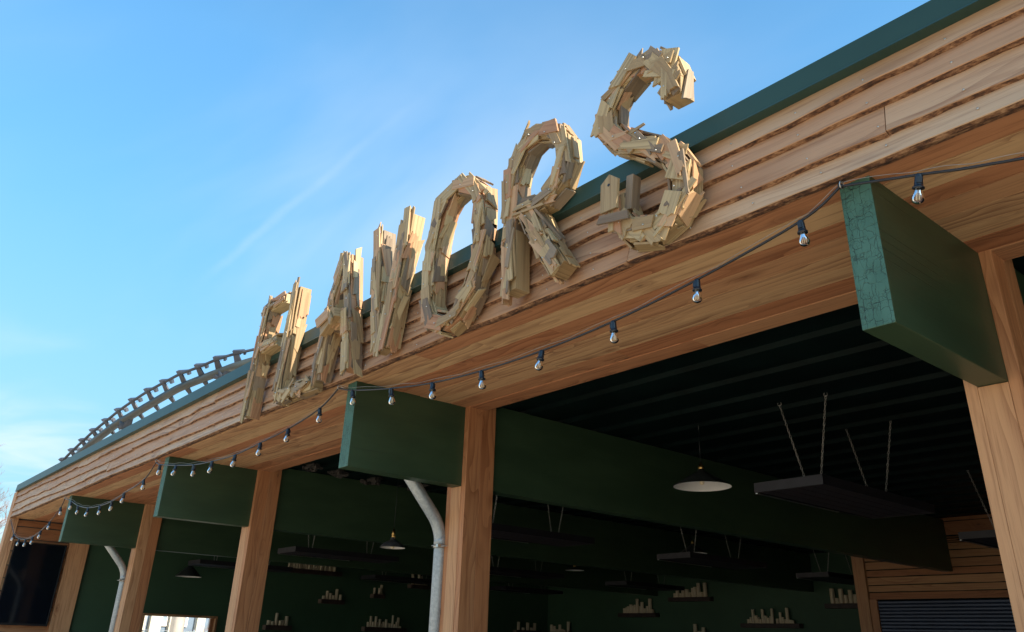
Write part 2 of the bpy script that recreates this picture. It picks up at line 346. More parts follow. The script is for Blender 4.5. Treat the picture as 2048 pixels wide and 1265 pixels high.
def adopt(o, parent):
    o.parent = parent; o.matrix_parent_inverse = Matrix.Translation(-abs_loc(parent))
def abs_loc(p):
    v = Vector(p.location)
    while p.parent is not None:
        v = p.matrix_parent_inverse.translation + v if False else v; break
    return WL.get(p.name, v)
WL = {}
def empty(name, loc):
    o = bpy.data.objects.new(name, None); COL.objects.link(o); o.location = loc; o.empty_display_size = .2; WL[o.name] = Vector(loc); return o
def part(mb, name, mats, parent, bevel=0):
    """a part built in world coordinates under a thing (an Empty) or under another part (origin at world zero)"""
    o = mb.build(name, mats, None, bevel); o.parent = parent
    base = parent
    off = Vector((0, 0, 0))
    while base is not None:
        off += Vector(base.location); base = base.parent
    o.location = -off
    return o
def tag(o, label=None, cat=None, group=None, kind=None):
    if label: o['label'] = label
    if cat: o['category'] = cat
    if group: o['group'] = group
    if kind: o['kind'] = kind
    return o
def thing(name, loc, label, cat, group=None): return tag(empty(name, loc), label, cat, group)
def dup(root, loc, label=None, group=None):
    r = root.copy(); COL.objects.link(r); r.location = loc
    if label: r['label'] = label
    if group: r['group'] = group
    for ch in list(root.children):
        c = ch.copy(); COL.objects.link(c); c.parent = r
        for g in list(ch.children):
            d = g.copy(); COL.objects.link(d); d.parent = c
    return r

# ------------------------------------------------------------------ dimensions
X1 = -1.2792; BX = [X1 - 4 * i for i in range(4)]; WB = .1304; WC = .0548
YB = -1.1215; ZB = 2.7165; ZS = 3.3466; YC = -.0997; YD = .1808; YSI = .0700; YF = -1.18
XL = -16.99; XR = 6.9; YBACK = 11.70; ZTOP = 3.80; ZC2 = 3.915

# ------------------------------------------------------------------ ground
g = MB(); g.face([(-1500, -1500, 0), (1500, -1500, 0), (1500, 1500, 0), (-1500, 1500, 0)]); tag(g.build('ground', MT['ground']), 'warm sunlit paving in front of the pavilion', None, None, 'structure')
g = MB(); g.box(XL + .1, XR, .2, YBACK, -.02, .03); tag(g.build('floor', MT['concrete']), 'dim concrete floor inside the pavilion', None, None, 'structure')

# ------------------------------------------------------------------ pavilion
pav = thing('timber_pavilion', (-6, 5, 0), 'long open-fronted timber pavilion with green beams, larch fascia and wooden posts', 'building')

def wav(x, k, amp, s=1.):
    return amp * (noise.noise(Vector((x * .9 * s, k * 7.3, .5))) * 1.3 + noise.noise(Vector((x * 3.1 * s, k * 3.1, 4.))) * .55 + noise.noise(Vector((x * 9, k, 9.))) * .16)
# fascia: four live-edge lapped courses
f = MB()
courses = [(3.815, 3.700, .024), (3.722, 3.583, .026), (3.612, 3.452, .028), (3.478, 3.352, .032)]
joints = [[-16.99, -12.9, -7.9, -3.55, .9, 4.2, XR], [-16.99, -14.6, -10.4, -6.2, -.45, 3.1, XR], [-16.99, -11.3, -5.65, -1.08, 2.2, XR], [-16.99, -13.6, -9.35, -6.35, -2.43, 1.7, XR]]
for ci, (zt, zb, th) in enumerate(courses):
    for j in range(len(joints[ci]) - 1):
        xa, xb = joints[ci][j] + .002, joints[ci][j + 1] - .002; n = max(4, int((xb - xa) / .045)); rnd = random.random()
        lf = .9 if xa > -8 else 1.0
        rows = []
        for i in range(n + 1):
            x = xa + (xb - xa) * i / n
            amp = .013 if x > -8 else .022
            w = wav(x, ci * 5 + j * 1.7, amp) * (1 if ci < 3 else .55)
            zz = zb + w + (random.Random(ci * 31 + j).uniform(-.008, .008))
            bk = .007 * noise.noise(Vector((x * 7, ci, 2.))) + .004 * noise.noise(Vector((x * 30, ci, 5.)))
            y0 = YF + .006
            yo = YF - .018 - th * .55 + .012 * noise.noise(Vector((x * 1.1, ci * 3., 8.)))
            rows.append([(x, YF + .004, zt), (x, yo, zz), (x, yo + .004, zz - .002), (x, yo + .022, zz - .009 + bk), (x, YF + .02, zz - .004 + bk * .7), (x, YF + .024, zt)])
        for i in range(n):
            a, b = rows[i], rows[i + 1]; u0, u1 = i * (xb - xa) / n, (i + 1) * (xb - xa) / n; H = zt - zb
            f.face([a[1], b[1], b[0], a[0]], [(u0, 0), (u1, 0), (u1, H), (u0, H)], rnd, 0)
            f.face([a[2], b[2], b[1], a[1]], [(u0, 0), (u1, 0), (u1, .002), (u0, .002)], rnd, 0)
            f.face([a[3], b[3], b[2], a[2]], None, rnd, 1); f.face([a[4], b[4], b[3], a[3]], None, rnd, 1)
            f.face([a[5], b[5], b[4], a[4]], None, rnd, 1)
        for e, s_ in ((rows[0], 1), (rows[-1], -1)):
            q = [e[0], e[1], e[2], e[3], e[4], e[5]]; f.face(q if s_ > 0 else q[::-1], [(0, p[2]) for p in q], rnd, 0)
for i in range(62):
    for ci, (zt, zb, th) in enumerate(courses):
        x = 3.1 - i * .325 + random.uniform(-.03, .03) + ci * .02; z = zb + .035 + random.uniform(-.006, .006); y_ = YF - (.018 + th * .55) * (zt - z) / (zt - zb) - .0005
        f.lathe((x, y_, z), [(0, -.0035), (.0038, -.003), (.0042, .001)], 8, mat=2, axis=Vector((0, 1, 0)))
fas = part(f, 'fascia_cladding', [MT['fascia'], MT['bark'], MT['steel']], pav); fas['label'] = 'pale larch boards with wavy bark edges'
# soffit boards
s = MB(); ys = [YF + .030]
wid = [.135, .17, .125, .15, .155, .14, .16, .145]
for w in wid: ys.append(ys[-1] + w * 1.205 / sum(wid) * 1.0)
ys[-1] = YSI
tints = [.30, .92, .25, .55, .35, .42, .30, .38]
for i in range(8):
    xs = [XL + .001, -13.1 + i * .3, -8.6 - (i % 3) * .7, -4.4 + (i % 4) * .5, .2 + (i % 2) * .8, XR]
    for a, b in zip(xs, xs[1:]):
        dt_ = .10 if i in (1, 2) else .3
        if i < 7: s.box(a + .001, b - .001, ys[i] + .004, ys[i + 1] - .004, ZS + random.uniform(0, .003), ZS + .022, 'x', min(1, max(0, tints[i] + random.uniform(-dt_, dt_))))
        else: s.box(a + .001, b - .001, ys[i] + .0015, ys[i + 1], ZS - .004, ZS + .05, 'x', min(1, max(0, tints[i] + random.uniform(-.12, .12))))
part(s, 'soffit', MT['soffit'], pav)
# coping
c = MB()
cxs = [XL - .03] + [-15.2 + 3.02 * i for i in range(8)] + [XR]
for a, b in zip(cxs, cxs[1:]):
    x0, x1 = a + .001, b - .001
    prof = [(YF + .02, ZTOP - .002), (YF - .062, ZTOP - .004), (YF - .058, ZTOP + .006), (YF - .050, ZC2), (YF + .35, ZC2 + .035), (YF + .35, ZC2 + .02), (YF + .02, ZTOP + .02)]
    P0 = [(x0, y, z) for y, z in prof]; P1 = [(x1, y, z) for y, z in prof]
    for k in range(len(prof)):
        k2 = (k + 1) % len(prof); c.face([P0[k2], P1[k2], P1[k], P0[k]])
    c.face(P0); c.face(P1[::-1])
part(c, 'coping', MT['coping'], pav)
# roof and upstand (raised rear edge seen near the letters)
r = MB(); r.box(XL + .001, XR - .001, YF + .05, YBACK + .25, 3.62, 3.80); r.box(XL + .2, XR - .2, -.55, YBACK, 3.801, 3.93)
part(r, 'roof', MT['roof'], pav)
r = MB()
r.hexa([(-7.75, -1.02, 3.93), (-5.25, -1.02, 3.93), (-7.75, -.80, 3.93), (-5.25, -.80, 3.93), (-7.45, -1.0, 4.035), (-5.75, -1.0, 4.045), (-7.45, -.82, 4.045), (-5.75, -.82, 4.05)], (2, .2, .1))
part(r, 'roof_upstand', MT['coping'], pav)
# ceiling: trapezoidal deck with ribs along X
d = MB(); y = -.3; pitch = .45
while y < YBACK:
    q = [(y, 3.43), (y + .25, 3.43), (y + .265, 3.465), (y + .435, 3.465), (y + pitch, 3.43)]
    for (ya, za), (yb_, zb_) in zip(q, q[1:]):
        if ya > -.28: d.face([(XL, ya, za), (XL, yb_, zb_), (XR, yb_, zb_), (XR, ya, za)])
    y += pitch
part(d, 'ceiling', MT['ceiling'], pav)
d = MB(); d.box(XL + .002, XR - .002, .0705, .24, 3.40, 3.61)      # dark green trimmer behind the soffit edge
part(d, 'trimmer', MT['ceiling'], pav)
# beams
for i, bx in enumerate([X1 + 8, X1 + 4] + BX):
    yend = 8.62 if -6 < bx < -2 else YBACK - .003
    b = MB(); b.box(bx - WB / 2, bx + WB / 2, YB, yend, ZB, 3.425, 'y')
    for k, fa in enumerate(b.f):
        if k == 0: b.m[k] = 1                                          # the weathered, cracked end; blue sky light is put into its teal
    ob = part(b, 'beam', [MT['beam'], MT['beam_end']], pav, .004)
# columns: front post under the beam, cheeks at both sides, rear post
for i, bx in enumerate([X1 + 8, X1 + 4] + BX):
    c = MB(); rr = [random.random() for _ in range(6)]
    xl, xr = bx - WB / 2 - WC, bx + WB / 2 + WC
    c.box(bx - WB / 2 + .0008, bx + WB / 2 - .0008, YC - .002, YC + .14, 0, ZB - .001, 'z', .75)
    c.box(xl, bx - WB / 2, YC, YC + .1375, 0, 3.40, 'z', rr[1]); c.box(bx + WB / 2, xr, YC, YC + .1375, 0, 3.40, 'z', rr[2])
    c.box(xl, bx - WB / 2, YC + .139, YD, 0, 3.40, 'z', rr[3]); c.box(bx + WB / 2, xr, YC + .139, YD, 0, 3.40, 'z', rr[4])
    c.box(bx - WB / 2 + .0008, bx + WB / 2 - .0008, YC + .141, YD - .002, 0, ZB - .001, 'z', rr[5])
    part(c, 'column', MT['column'], pav, .003)
# end walls, back wall
w = MB()
WX0 = XL - .12
w.box(WX0, XL, .16, 1.43, 0, 3.62, 'z'); w.box(WX0, XL, 2.83, YBACK + .1, 0, 3.62, 'z'); w.box(WX0, XL, 1.43, 2.83, 0, .95, 'z'); w.box(WX0, XL, 1.43, 2.83, 1.915, 3.62, 'z')
w.box(XL, XR, YBACK, YBACK + .12, 0, 3.62)
part(w, 'green_wall', MT['wall_green'], pav)
w = MB(); w.box(XR, XR + .12, YF, YBACK + .12, 0, 3.8); part(w, 'end_wall', MT['roof'], pav)
w = MB(); w.box(WX0, XL - .001, YF + .11, .159, 0, 3.79); part(w, 'end_wall', MT['roof'], pav)
wf = MB()                                                              # window in the green wall
wf.box(XL - .14, XL + .03, 1.43, 2.79, 1.875, 1.915, 'y'); wf.box(XL - .14, XL + .03, 2.79, 2.83, .95, 1.915, 'z'); wf.box(XL - .14, XL + .03, 1.39, 1.43, .95, 1.915, 'z'); wf.box(XL - .14, XL + .05, 1.43, 2.79, .91, .95, 'y')
wf.box(XL - .10, XL - .05, 2.72, 2.788, .95, 1.874, 'z')
part(wf, 'window_frame', MT['inner_wood'], pav, .003)
# left end bay: lapped cladding, corner post, inner post
w = MB(); z = 0.; k = 0
while z < 3.34:
    z2 = min(z + (.205 if k % 3 else .235), 3.341); rn = random.random(); y0, y1 = YF + .115, -.162
    n = 14
    for i in range(n):
        ya, yb_ = y0 + (y1 - y0) * i / n, y0 + (y1 - y0) * (i + 1) / n
        wa, wb = .008 * noise.noise(Vector((ya * 5, k * 3., 0))), .008 * noise.noise(Vector((yb_ * 5, k * 3., 0)))
        w.face([(XL + .030, ya, z + wa), (XL + .030, yb_, z + wb), (XL + .012, yb_, z2 - .014), (XL + .012, ya, z2 - .014)], [(ya, 0), (yb_, 0), (yb_, .2), (ya, .2)], rn)
        w.face([(XL + .0, ya, z + wa), (XL + .0, yb_, z + wb), (XL + .030, yb_, z + wb), (XL + .030, ya, z + wa)], None, rn, 1)  # lap underside coloured dark to paint in the shade below each board
    z = z2; k += 1
part(w, 'end_bay_cladding', [MT['inner_wood'], MT['shelf']], pav)
p = MB(); p.box(XL - .10, XL + .075, -.160, .172, 0, 3.38, 'z', .8); part(p, 'end_post', MT['column'], pav, .003)
p = MB(); p.box(XL - .19, XL + .045, YF - .035, YF + .11, 0, 3.795, 'z', .7); part(p, 'corner_post', MT['column'], pav, .003)
p = MB(); z = 0; k = 0
while z < 3.75:
    for dx in (0,):
        P = [Vector(q) for q in [(XL - .191, YF + .02, z), (XL - .191, YF + .02, z + .17), (XL - .191, YF + .5, z), (XL - .191, YF + .5, z + .17), (XL - .262, YF + .02, z), (XL - .206, YF + .02, z + .17), (XL - .262, YF + .5, z), (XL - .206, YF + .5, z + .17)]]
        p.hexa(P, (.17, .4, .06))
    p.box(XL - .40, XL - .33, YF + .02, YF + .1, z, z + .169, 'z') if False else None
    z += .17; k += 1
p.box(XL - .34, XL - .264, YF + .1, YF + .16, 0, 3.74, 'z')
part(p, 'outer_cladding', MT['column'], pav)
# mineral wool plugs left in the deck flutes above the third beam
for (x, y) in ((-8.78, .40), (-8.9, .82), (-9.02, 1.35), (-8.95, 2.0)):
    fo = MB()
    for _ in range(16):
        cpt = Vector((x + random.uniform(-.16, .10), y + random.uniform(-.07, .07), 3.42 + random.uniform(-.035, .02)))
        a = Vector((random.uniform(-1, 1), random.uniform(-1, 1), random.uniform(-.4, .4))).normalized(); b = a.cross(Vector((0, 0, 1))).normalized(); cc = a.cross(b)
        fo.obox(cpt, a, b, cc, random.uniform(.05, .13), random.uniform(.03, .08), random.uniform(.02, .05), cut=(random.uniform(-.4, .4), random.uniform(-.4, .4), random.random() * .4, random.random() * .4))
    part(fo, 'insulation_plug', MT['foam'], pav)
# downpipes
def bez(P, n=14):
    out = []
    for i in range(len(P)):
        if 0 < i < len(P) - 1:
            a, b, c_ = [Vector(q) for q in P[i - 1:i + 2]]; d1 = (a - b).normalized() * .14; d2 = (c_ - b).normalized() * .14
            for k in range(n + 1):
                t = k / n; out.append((b + d1) * (1 - t) ** 2 + b * 2 * t * (1 - t) + (b + d2) * t * t)
        else: out.append(Vector(P[i]))
    return out
for px_, bx in ((-5.438, BX[1]), (-13.44, BX[3])):
    dp = MB(); yb_ = -.105
    dp.tube(bez([(px_ + .02, -1.02, 3.36), (px_, yb_, 2.41), (px_, yb_ + .01, 0.0)]), .049, 20)
    dp.tube([(px_, yb_, 2.36), (px_, yb_, 2.27)], .0525, 20); 
    o = part(dp, 'downpipe', MT['galv'], pav)
    cl = MB(); cl.tube([(px_, yb_, 2.285), (px_, yb_, 2.260)], .056, 20); cl.box(px_ + .045, px_ + .075, yb_ - .075, yb_ - .045, 2.262, 2.283)
    cl.tube([(px_ + .04, yb_ - .06, 2.272), (px_ + .11, yb_ - .012, 2.272)], .004, 6); cl.tube([(px_ + .05, yb_ - .065, 2.272), (px_ + .012, yb_ - .09, 2.272)], .004, 6)
    part(cl, 'pipe_clamp', MT['steel'], o)

# ------------------------------------------------------------------ letters of reclaimed wood
def resample(P, step):
    P = [Vector((a, 0, b)) for a, b in P]; out = [P[0]]; acc = 0
    for a, b in zip(P, P[1:]):
        L0 = (b - a).length; n = max(1, round(L0 / step))
        for i in range(1, n + 1): out.append(a.lerp(b, i / n))
    return out
Yv = Vector((0, -1, 0))
YW = YF - .045
def letter(ch, strokes, w=.15, depth=.105, dens=1., extra=None, closed=(), straight=False, label='', seed=1, tf=(0, 1, 0, 0, 1, 0)):
    tp = lambda q: (tf[0] + (q[0] - tf[0]) * tf[1] + tf[2], tf[3] + (q[1] - tf[3]) * tf[4] + tf[5])
    strokes = [dict(st, p=[tp(q) for q in st['p']]) for st in strokes]
    rng = random.Random(seed)
    allp = [p for st in strokes for p in st['p']]; cxm = sum(p[0] for p in allp) / len(allp)
    root = thing('sign_letter', (cxm, YW, 3.3), label, 'sign letter', 'letters of reclaimed wood spelling FLAVORS on the fascia')
    core = MB(); pl = MB()
    yb_, yf_ = YW, YW - depth
    def mat():
        q = rng.random(); return 0 if q < .58 else (1 if q < .82 else 2)
    for st in strokes:
        P = resample(st['p'], .13 if len(st['p']) > 3 else .5); W_ = st.get('w', w)
        for a, b in zip(P, P[1:]):
            t = (b - a).normalized(); nrm = t.cross(Yv).normalized(); ln = (b - a).length + W_ * (.28 if len(P) > 3 else .0)
            core.obox((a + b) / 2 + Vector((0, (yb_ + yf_) / 2 + rng.uniform(-.002, .002), 0)), t, nrm, Yv, ln, W_ * .86, depth, rng.random(), mat())
        # facing planks
        S = resample(st['p'], .034 / dens); n = len(S)
        idx = list(range(n - 1)); rng.shuffle(idx)
        layers = {}
        for i in idx:
            a, b = S[i], S[i + 1]; t = (b - a).normalized(); nrm = t.cross(Yv).normalized()
            for rep in range(st.get('rep', 1)):
                ln = rng.uniform(.10, .27) * st.get('ls', 1); pw = rng.choice([.026, .036, .045, .055, .065, .08]) * st.get('ws', 1)
                off = rng.uniform(-.5, .5) * max(.005, (W_ - pw * .85))
                ang = rng.gauss(0, st.get('ang', .22)); tt = t * math.cos(ang) + nrm * math.sin(ang); tilt = rng.gauss(0, .035)
                nn = tt.cross(Yv).normalized(); yy = (Yv + tt * tilt + nn * rng.gauss(0, .09)).normalized(); tt2 = (tt - yy * tt.dot(yy)).normalized(); nn = yy.cross(tt2)
                # keep the plank inside the stroke's ends, mostly
                cpt = (a + b) / 2 + nrm * off
                ds, de = (cpt - S[0]).length, (cpt - S[-1]).length
                if ds < ln * .42: cpt += t * (ln * .42 - ds) * .8
                if de < ln * .42: cpt -= t * (ln * .42 - de) * .8
                th = rng.uniform(.006, .012); lay = rng.choice([0, 1, 1, 2, 2])
                cut = (rng.uniform(-1, 1) * rng.choice([0, .4, 1.1]) * st.get('cut', 1), rng.uniform(-1, 1) * rng.choice([0, .4, 1.1]) * st.get('cut', 1), rng.choice([0, 0, .0, .5]), rng.choice([0, 0, 0, .6]))
                pl.plank(cpt + Vector((0, yf_ - th / 2 - lay * .010 - rng.uniform(0, .003), 0)), tt2, nn, yy, ln, pw, th, rng, mat(), cut=cut)
        for q in S[2::5]:
            pl.lathe(q + Vector((rng.uniform(-.04, .04), yf_ - .036, rng.uniform(-.02, .02))), [(0, -.003), (.004, -.002), (.0042, .004)], 7, mat=4, axis=Vector((0, 1, 0)))
        # edge planks on both flanks
        S = resample(st['p'], .10)
        for a, b in zip(S, S[1:]):
            t = (b - a).normalized(); nrm = t.cross(Yv).normalized()
            for sd_ in (-1, 1):
                for rep in range(2):
                    if rng.random() > st.get('edge', .8) or (sd_ > 0 and st.get('plain')): continue
                    ln = rng.uniform(.10, .24) * (.75 if len(st['p']) > 3 else 1.1); pw = rng.uniform(.035, .09); th = rng.uniform(.007, .015)
                    ang = rng.gauss(0, .10); tt = t * math.cos(ang) + Yv * math.sin(ang); aa = (nrm * 1. + t * rng.gauss(0, .05) + Yv * rng.gauss(0, .06)).normalized()
                    tt = (tt - aa * tt.dot(aa)).normalized(); bb = aa.cross(tt)
                    cpt = (a + b) / 2 + nrm * sd_ * (W_ * .45 + th / 2 + rng.uniform(0, .012)) + Vector((0, rng.uniform(yf_ + .02, yb_ - .035), 0))
                    cut = (rng.uniform(-.8, .8), rng.uniform(-.8, .8), 0, rng.choice([0, 0, .5]))
                    pl.plank(cpt, tt, bb, aa, ln, pw, th, rng, mat(), cut=cut)
    if extra: extra(core, pl, rng, yf_)
    mats = [MT['scrap'], MT['scrap_pink'], MT['scrap_grey']]
    part(core, 'backing_frame', mats, root, .002); part(pl, 'plank_facing', mats, root)
    return root

def exF(core, pl, rng, yf):
    X = Vector((1, 0, 0)); Z = Vector((0, 0, 1))
    core.obox(Vector((-6.78, YW - .075, 3.36)), Vector((-.97, 0, .22)).normalized(), Vector((.22, 0, .97)).normalized(), Yv, .17, .075, .05, .4, 0)
letter('F', [dict(p=[(-6.545, 4.33), (-6.60, 4.0), (-6.655, 3.65), (-6.68, 3.30)], w=.115, ang=.05, ls=1.7, ws=.62, plain=1, edge=.5),
             dict(p=[(-6.66, 4.285), (-6.19, 4.285)], w=.10, ang=.10, ws=.7, ls=1.1, plain=1, edge=.5), dict(p=[(-6.64, 3.885), (-6.27, 3.90)], w=.10, ang=.10, ws=.7, plain=1, edge=.4)], extra=exF,
       label='letter F of scrap wood, first from the left, a stub at its foot', seed=11, tf=(-6.45, .95, -.06, 3.85, .97, .005))
letter('L', [dict(p=[(-6.00, 4.31), (-6.03, 3.9), (-6.07, 3.34)], w=.115, ang=.05, ls=1.8, ws=.75, plain=1, edge=.5), dict(p=[(-6.08, 3.345), (-5.46, 3.335)], w=.105, ang=.6, ls=.7)],
       label='letter L of scrap wood between the F and the A', seed=22, tf=(-6.07, .93, -.05, 3.85, .98, .01))
def exA(core, pl, rng, yf):
    a = Vector((.93, -.10, .36)).normalized(); n_ = a.cross(Yv).normalized(); yy = n_.cross(a)
    core.obox(Vector((-5.27, yf - .035, 3.765)), a, n_, yy, .26, .085, .075, .35, 0)
    pl.obox(Vector((-5.33, yf - .085, 3.80)), (a + n_ * .25).normalized(), (n_ - a * .25).normalized(), yy, .22, .085, .012, .7, 1, cut=(.5, .2, 0, 0))
    pl.obox(Vector((-5.22, yf - .09, 3.80)), (n_ + a * .35).normalized(), (a - n_ * .35).normalized(), yy, .19, .05, .012, .3, 0, cut=(.6, -.4, 0, 0))
letter('A', [dict(p=[(-5.19, 4.31), (-5.30, 3.98), (-5.45, 3.34)], w=.11, ang=.10, ls=1.3, plain=1, edge=.6), dict(p=[(-5.13, 4.30), (-5.04, 3.9), (-4.93, 3.33)], w=.11, ang=.08, ls=1.4, ws=1.1, plain=1, edge=.6), dict(p=[(-5.36, 3.765), (-5.04, 3.77)], w=.11, ang=.3, ws=1.2)], extra=exA,
       label='letter A of scrap wood between the L and the V, with a chunky crossbar', seed=33, tf=(-5.4, .84, -.02, 3.85, .98, .01))
letter('V', [dict(p=[(-4.71, 4.34), (-4.65, 3.9), (-4.56, 3.36)], w=.12, ang=.08, ls=1.5, ws=1.1, plain=1, edge=.6), dict(p=[(-4.27, 4.34), (-4.35, 3.95), (-4.47, 3.37)], w=.12, ang=.09, ls=1.5, ws=1.1, plain=1, edge=.6)],
       label='letter V of scrap wood with jagged tips between the A and the O', seed=44, tf=(-4.6, .88, -.04, 3.85, .97, .015))
letter('O', [dict(p=[(-3.72, 4.33), (-3.60, 4.30), (-3.49, 4.2), (-3.45, 4.05), (-3.45, 3.70), (-3.52, 3.50), (-3.63, 3.38), (-3.78, 3.345), (-3.92, 3.40), (-4.00, 3.53), (-4.01, 3.80), (-3.98, 4.05), (-3.90, 4.22), (-3.81, 4.30), (-3.72, 4.33)], w=.11, ang=.16, ws=1.15, ls=1.15)],
       label='oval letter O of scrap wood between the V and the R', seed=55, tf=(-3.95, .90, -.02, 3.85, .97, .01))
letter('R', [dict(p=[(-3.17, 3.36), (-3.18, 3.75), (-3.18, 4.10)], w=.12, ang=.07, ls=1.4, ws=1.15, plain=1), dict(p=[(-3.19, 4.02), (-3.15, 4.20), (-3.05, 4.32), (-2.92, 4.36), (-2.79, 4.31), (-2.70, 4.20), (-2.685, 4.05), (-2.74, 3.93), (-2.85, 3.86), (-3.0, 3.86), (-3.10, 3.87)], w=.11, ang=.18, ws=1.2, ls=1.15),
             dict(p=[(-3.02, 3.83), (-2.88, 3.60), (-2.73, 3.37)], w=.13, ang=.10, ls=1.2, ws=1.1)], label='letter R of scrap wood between the O and the S', seed=66, tf=(-3.18, .90, -.03, 3.87, .955, .01))
def exS(core, pl, rng, yf):
    # house-shaped board with a hole and a nail on the lower left tip
    c0 = Vector((-2.385, yf - .052, 3.66)); pts = [(-.062, -.095), (.045, -.10), (.060, .06), (.005, .105), (-.055, .065)]
    hol = [(.008 * math.cos(k * math.pi / 4), .05 + .008 * math.sin(k * math.pi / 4)) for k in range(8)]
    fr = [c0 + Vector((x, 0, z)) for x, z in pts]; bk = [q + Vector((.004, .014, .0)) for q in fr]
    n = len(pts); pl.face(fr, [(z, x) for x, z in pts], .42, 0); pl.face(bk[::-1], None, .42, 0)
    for k in range(n): pl.face([fr[k], bk[k], bk[(k + 1) % n], fr[(k + 1) % n]], [(0, 0), (0, .01), (.1, .01), (.1, 0)], .42, 0)
    pl.lathe(c0 + Vector((0, -.0012, .045)), [(0, 0), (.008, 0), (.0085, .001)], 10, mat=3, axis=Vector((0, 1, 0)))
    a = Vector((.12, 0, .99)).normalized(); core.obox(Vector((-2.30, yf + .03, 3.65)), a, a.cross(Yv).normalized(), Yv, .19, .045, .06, .6, 2)
    pl.obox(Vector((-2.355, yf - .058, 3.505)), Vector((.97, 0, -.2)).normalized(), Vector((.2, 0, .97)).normalized(), Yv, .20, .045, .013, .2, 2, cut=(.3, -.3, 0, 0))
letter('S', [dict(p=[(-1.895, 4.05), (-1.89, 4.14), (-1.93, 4.26), (-2.03, 4.35), (-2.17, 4.365), (-2.30, 4.31), (-2.39, 4.20), (-2.40, 4.08), (-2.33, 3.97), (-2.20, 3.89), (-2.06, 3.80), (-1.94, 3.71), (-1.875, 3.60), (-1.885, 3.48), (-1.96, 3.38), (-2.08, 3.34), (-2.22, 3.37), (-2.31, 3.47), (-2.34, 3.60)], w=.115, ang=.38, ws=1.35, ls=.95, cut=.55)],
       extra=exS, dens=1.1, label='letter S of scrap wood, last on the right, with house-shaped board', seed=77, tf=(-2.40, .875, -.035, 3.86, .965, .03))
hole = MT['rubber']
for o in bpy.data.objects:
    if o.name.startswith('plank_facing'): o.data.materials.append(hole); o.data.materials.append(MT['steel'])

# ------------------------------------------------------------------ festoon lights
ls = thing('string_lights', (-8, -1.2, 3.1), 'black festoon cable with clear bulbs strung along the eaves between the green beam ends', 'string lights')
spans = [
 [(3.2, 3.33), (2.7, 3.20), (2.2, 3.12), (1.7, 3.07), (1.2, 3.04), (.7, 3.04), (.2, 3.06), (-.48, 3.105), (-.80, 3.165), (-1.002, 3.22), (-1.30, 3.300)],
 [(-1.30, 3.300), (-1.489, 3.216), (-2.025, 3.124), (-2.542, 3.065), (-3.068, 3.04), (-3.594, 3.045), (-4.094, 3.078), (-4.582, 3.143), (-5.114, 3.238), (-5.335, 3.300)],
 [(-5.335, 3.300), (-5.602, 3.195), (-6.111, 3.121), (-6.625, 3.086), (-7.134, 3.057), (-7.671, 3.072), (-8.156, 3.103), (-8.676, 3.167), (-9.205, 3.243), (-9.37, 3.29)],
 [(-9.37, 3.29), (-9.679, 3.139), (-10.319, 3.06), (-10.769, 3.013), (-11.263, 3.007), (-11.798, 3.033), (-12.349, 3.111), (-12.808, 3.215), (-13.24, 3.30)],
 [(-13.24, 3.30), (-13.35, 3.186), (-13.80, 3.021), (-14.251, 2.927), (-14.702, 2.871), (-15.2, 2.87), (-15.70, 2.91), (-16.25, 3.02), (-16.88, 3.29)]]
BK = [-1.2] * 3
cab = MB(); wr = MB(); bulbs = []
def cr(P, t):
    n = len(P) - 1; i = min(int(t), n - 1); f_ = t - i
    p0, p1, p2, p3 = P[max(i - 1, 0)], P[i], P[i + 1], P[min(i + 2, n)]
    return .5 * ((2 * p1) + (p2 - p0) * f_ + (2 * p0 - 5 * p1 + 4 * p2 - p3) * f_ ** 2 + (3 * p1 - p0 - 3 * p2 + p3) * f_ ** 3)
for si, sp in enumerate(spans):
    P = [Vector((x, -1.2, z)) for x, z in sp]
    pts = [cr(P, k * (len(P) - 1) / 80) for k in range(81)]
    cab.tube(pts, .0058, 8)
    w = [p + Vector((0, .006, .016 + .010 * abs(math.sin(k * .39)) * 1)) for k, p in enumerate(pts)]
    wr.tube(w, .0011, 6)
    for j in range(1, len(sp) - 1):
        if sp[j][0] < 1.3 and not -.9 < sp[j][0] < -.6: bulbs.append(P[j])
cab.lathe((-1.30, -1.2, 3.30), [(0, -.01), (.01, -.008), (.01, .008), (0, .01)], 10)
part(cab, 'cable', MT['rubber'], ls); part(wr, 'support_wire', MT['wire'], ls)
sm_ = MB(); sm_.lathe((0, 0, 0), [(0, .010), (.011, .010), (.0135, .006), (.0145, -.004), (.0155, -.030), (.0165, -.040), (.0215, -.041), (.0215, -.047), (.016, -.049), (.0, -.049)], 18)
sm_.box(-.009, .009, -.018, -.012, -.028, -.004)
gm = MB(); gm.lathe((0, 0, 0), [(.0115, -.046), (.0125, -.054), (.0175, -.066), (.0215, -.078), (.0225, -.086), (.0215, -.094), (.017, -.101), (.009, -.1055), (0, -.1065)], 20)
fm = MB()
for k in range(4):
    an = k * math.pi / 2 + .4; x, y_ = .006 * math.cos(an), .006 * math.sin(an); fm.tube([(x * .5, y_ * .5, -.052), (x, y_, -.060), (x * 1.2, y_ * 1.2, -.092)], .0011, 5)
sock0 = sm_.build('bulb_socket', MT['socket']); gl0 = gm.build('glass_bulb', MT['glass']); fi0 = fm.build('filament', MT['filament'])
gl0.parent = sock0; fi0.parent = sock0
for k, p in enumerate(bulbs):
    if k == 0: o = sock0; ch = [gl0, fi0]
    else:
        o = sock0.copy(); COL.objects.link(o); ch = []
        for q in (gl0, fi0):
            c_ = q.copy(); COL.objects.link(c_); c_.parent = o; ch.append(c_)
    o.parent = ls; o.location = p - ls.location - Vector((0, 0, .008))
    o.rotation_euler = (random.gauss(0, .09), random.gauss(0, .10), random.uniform(0, 6.28))
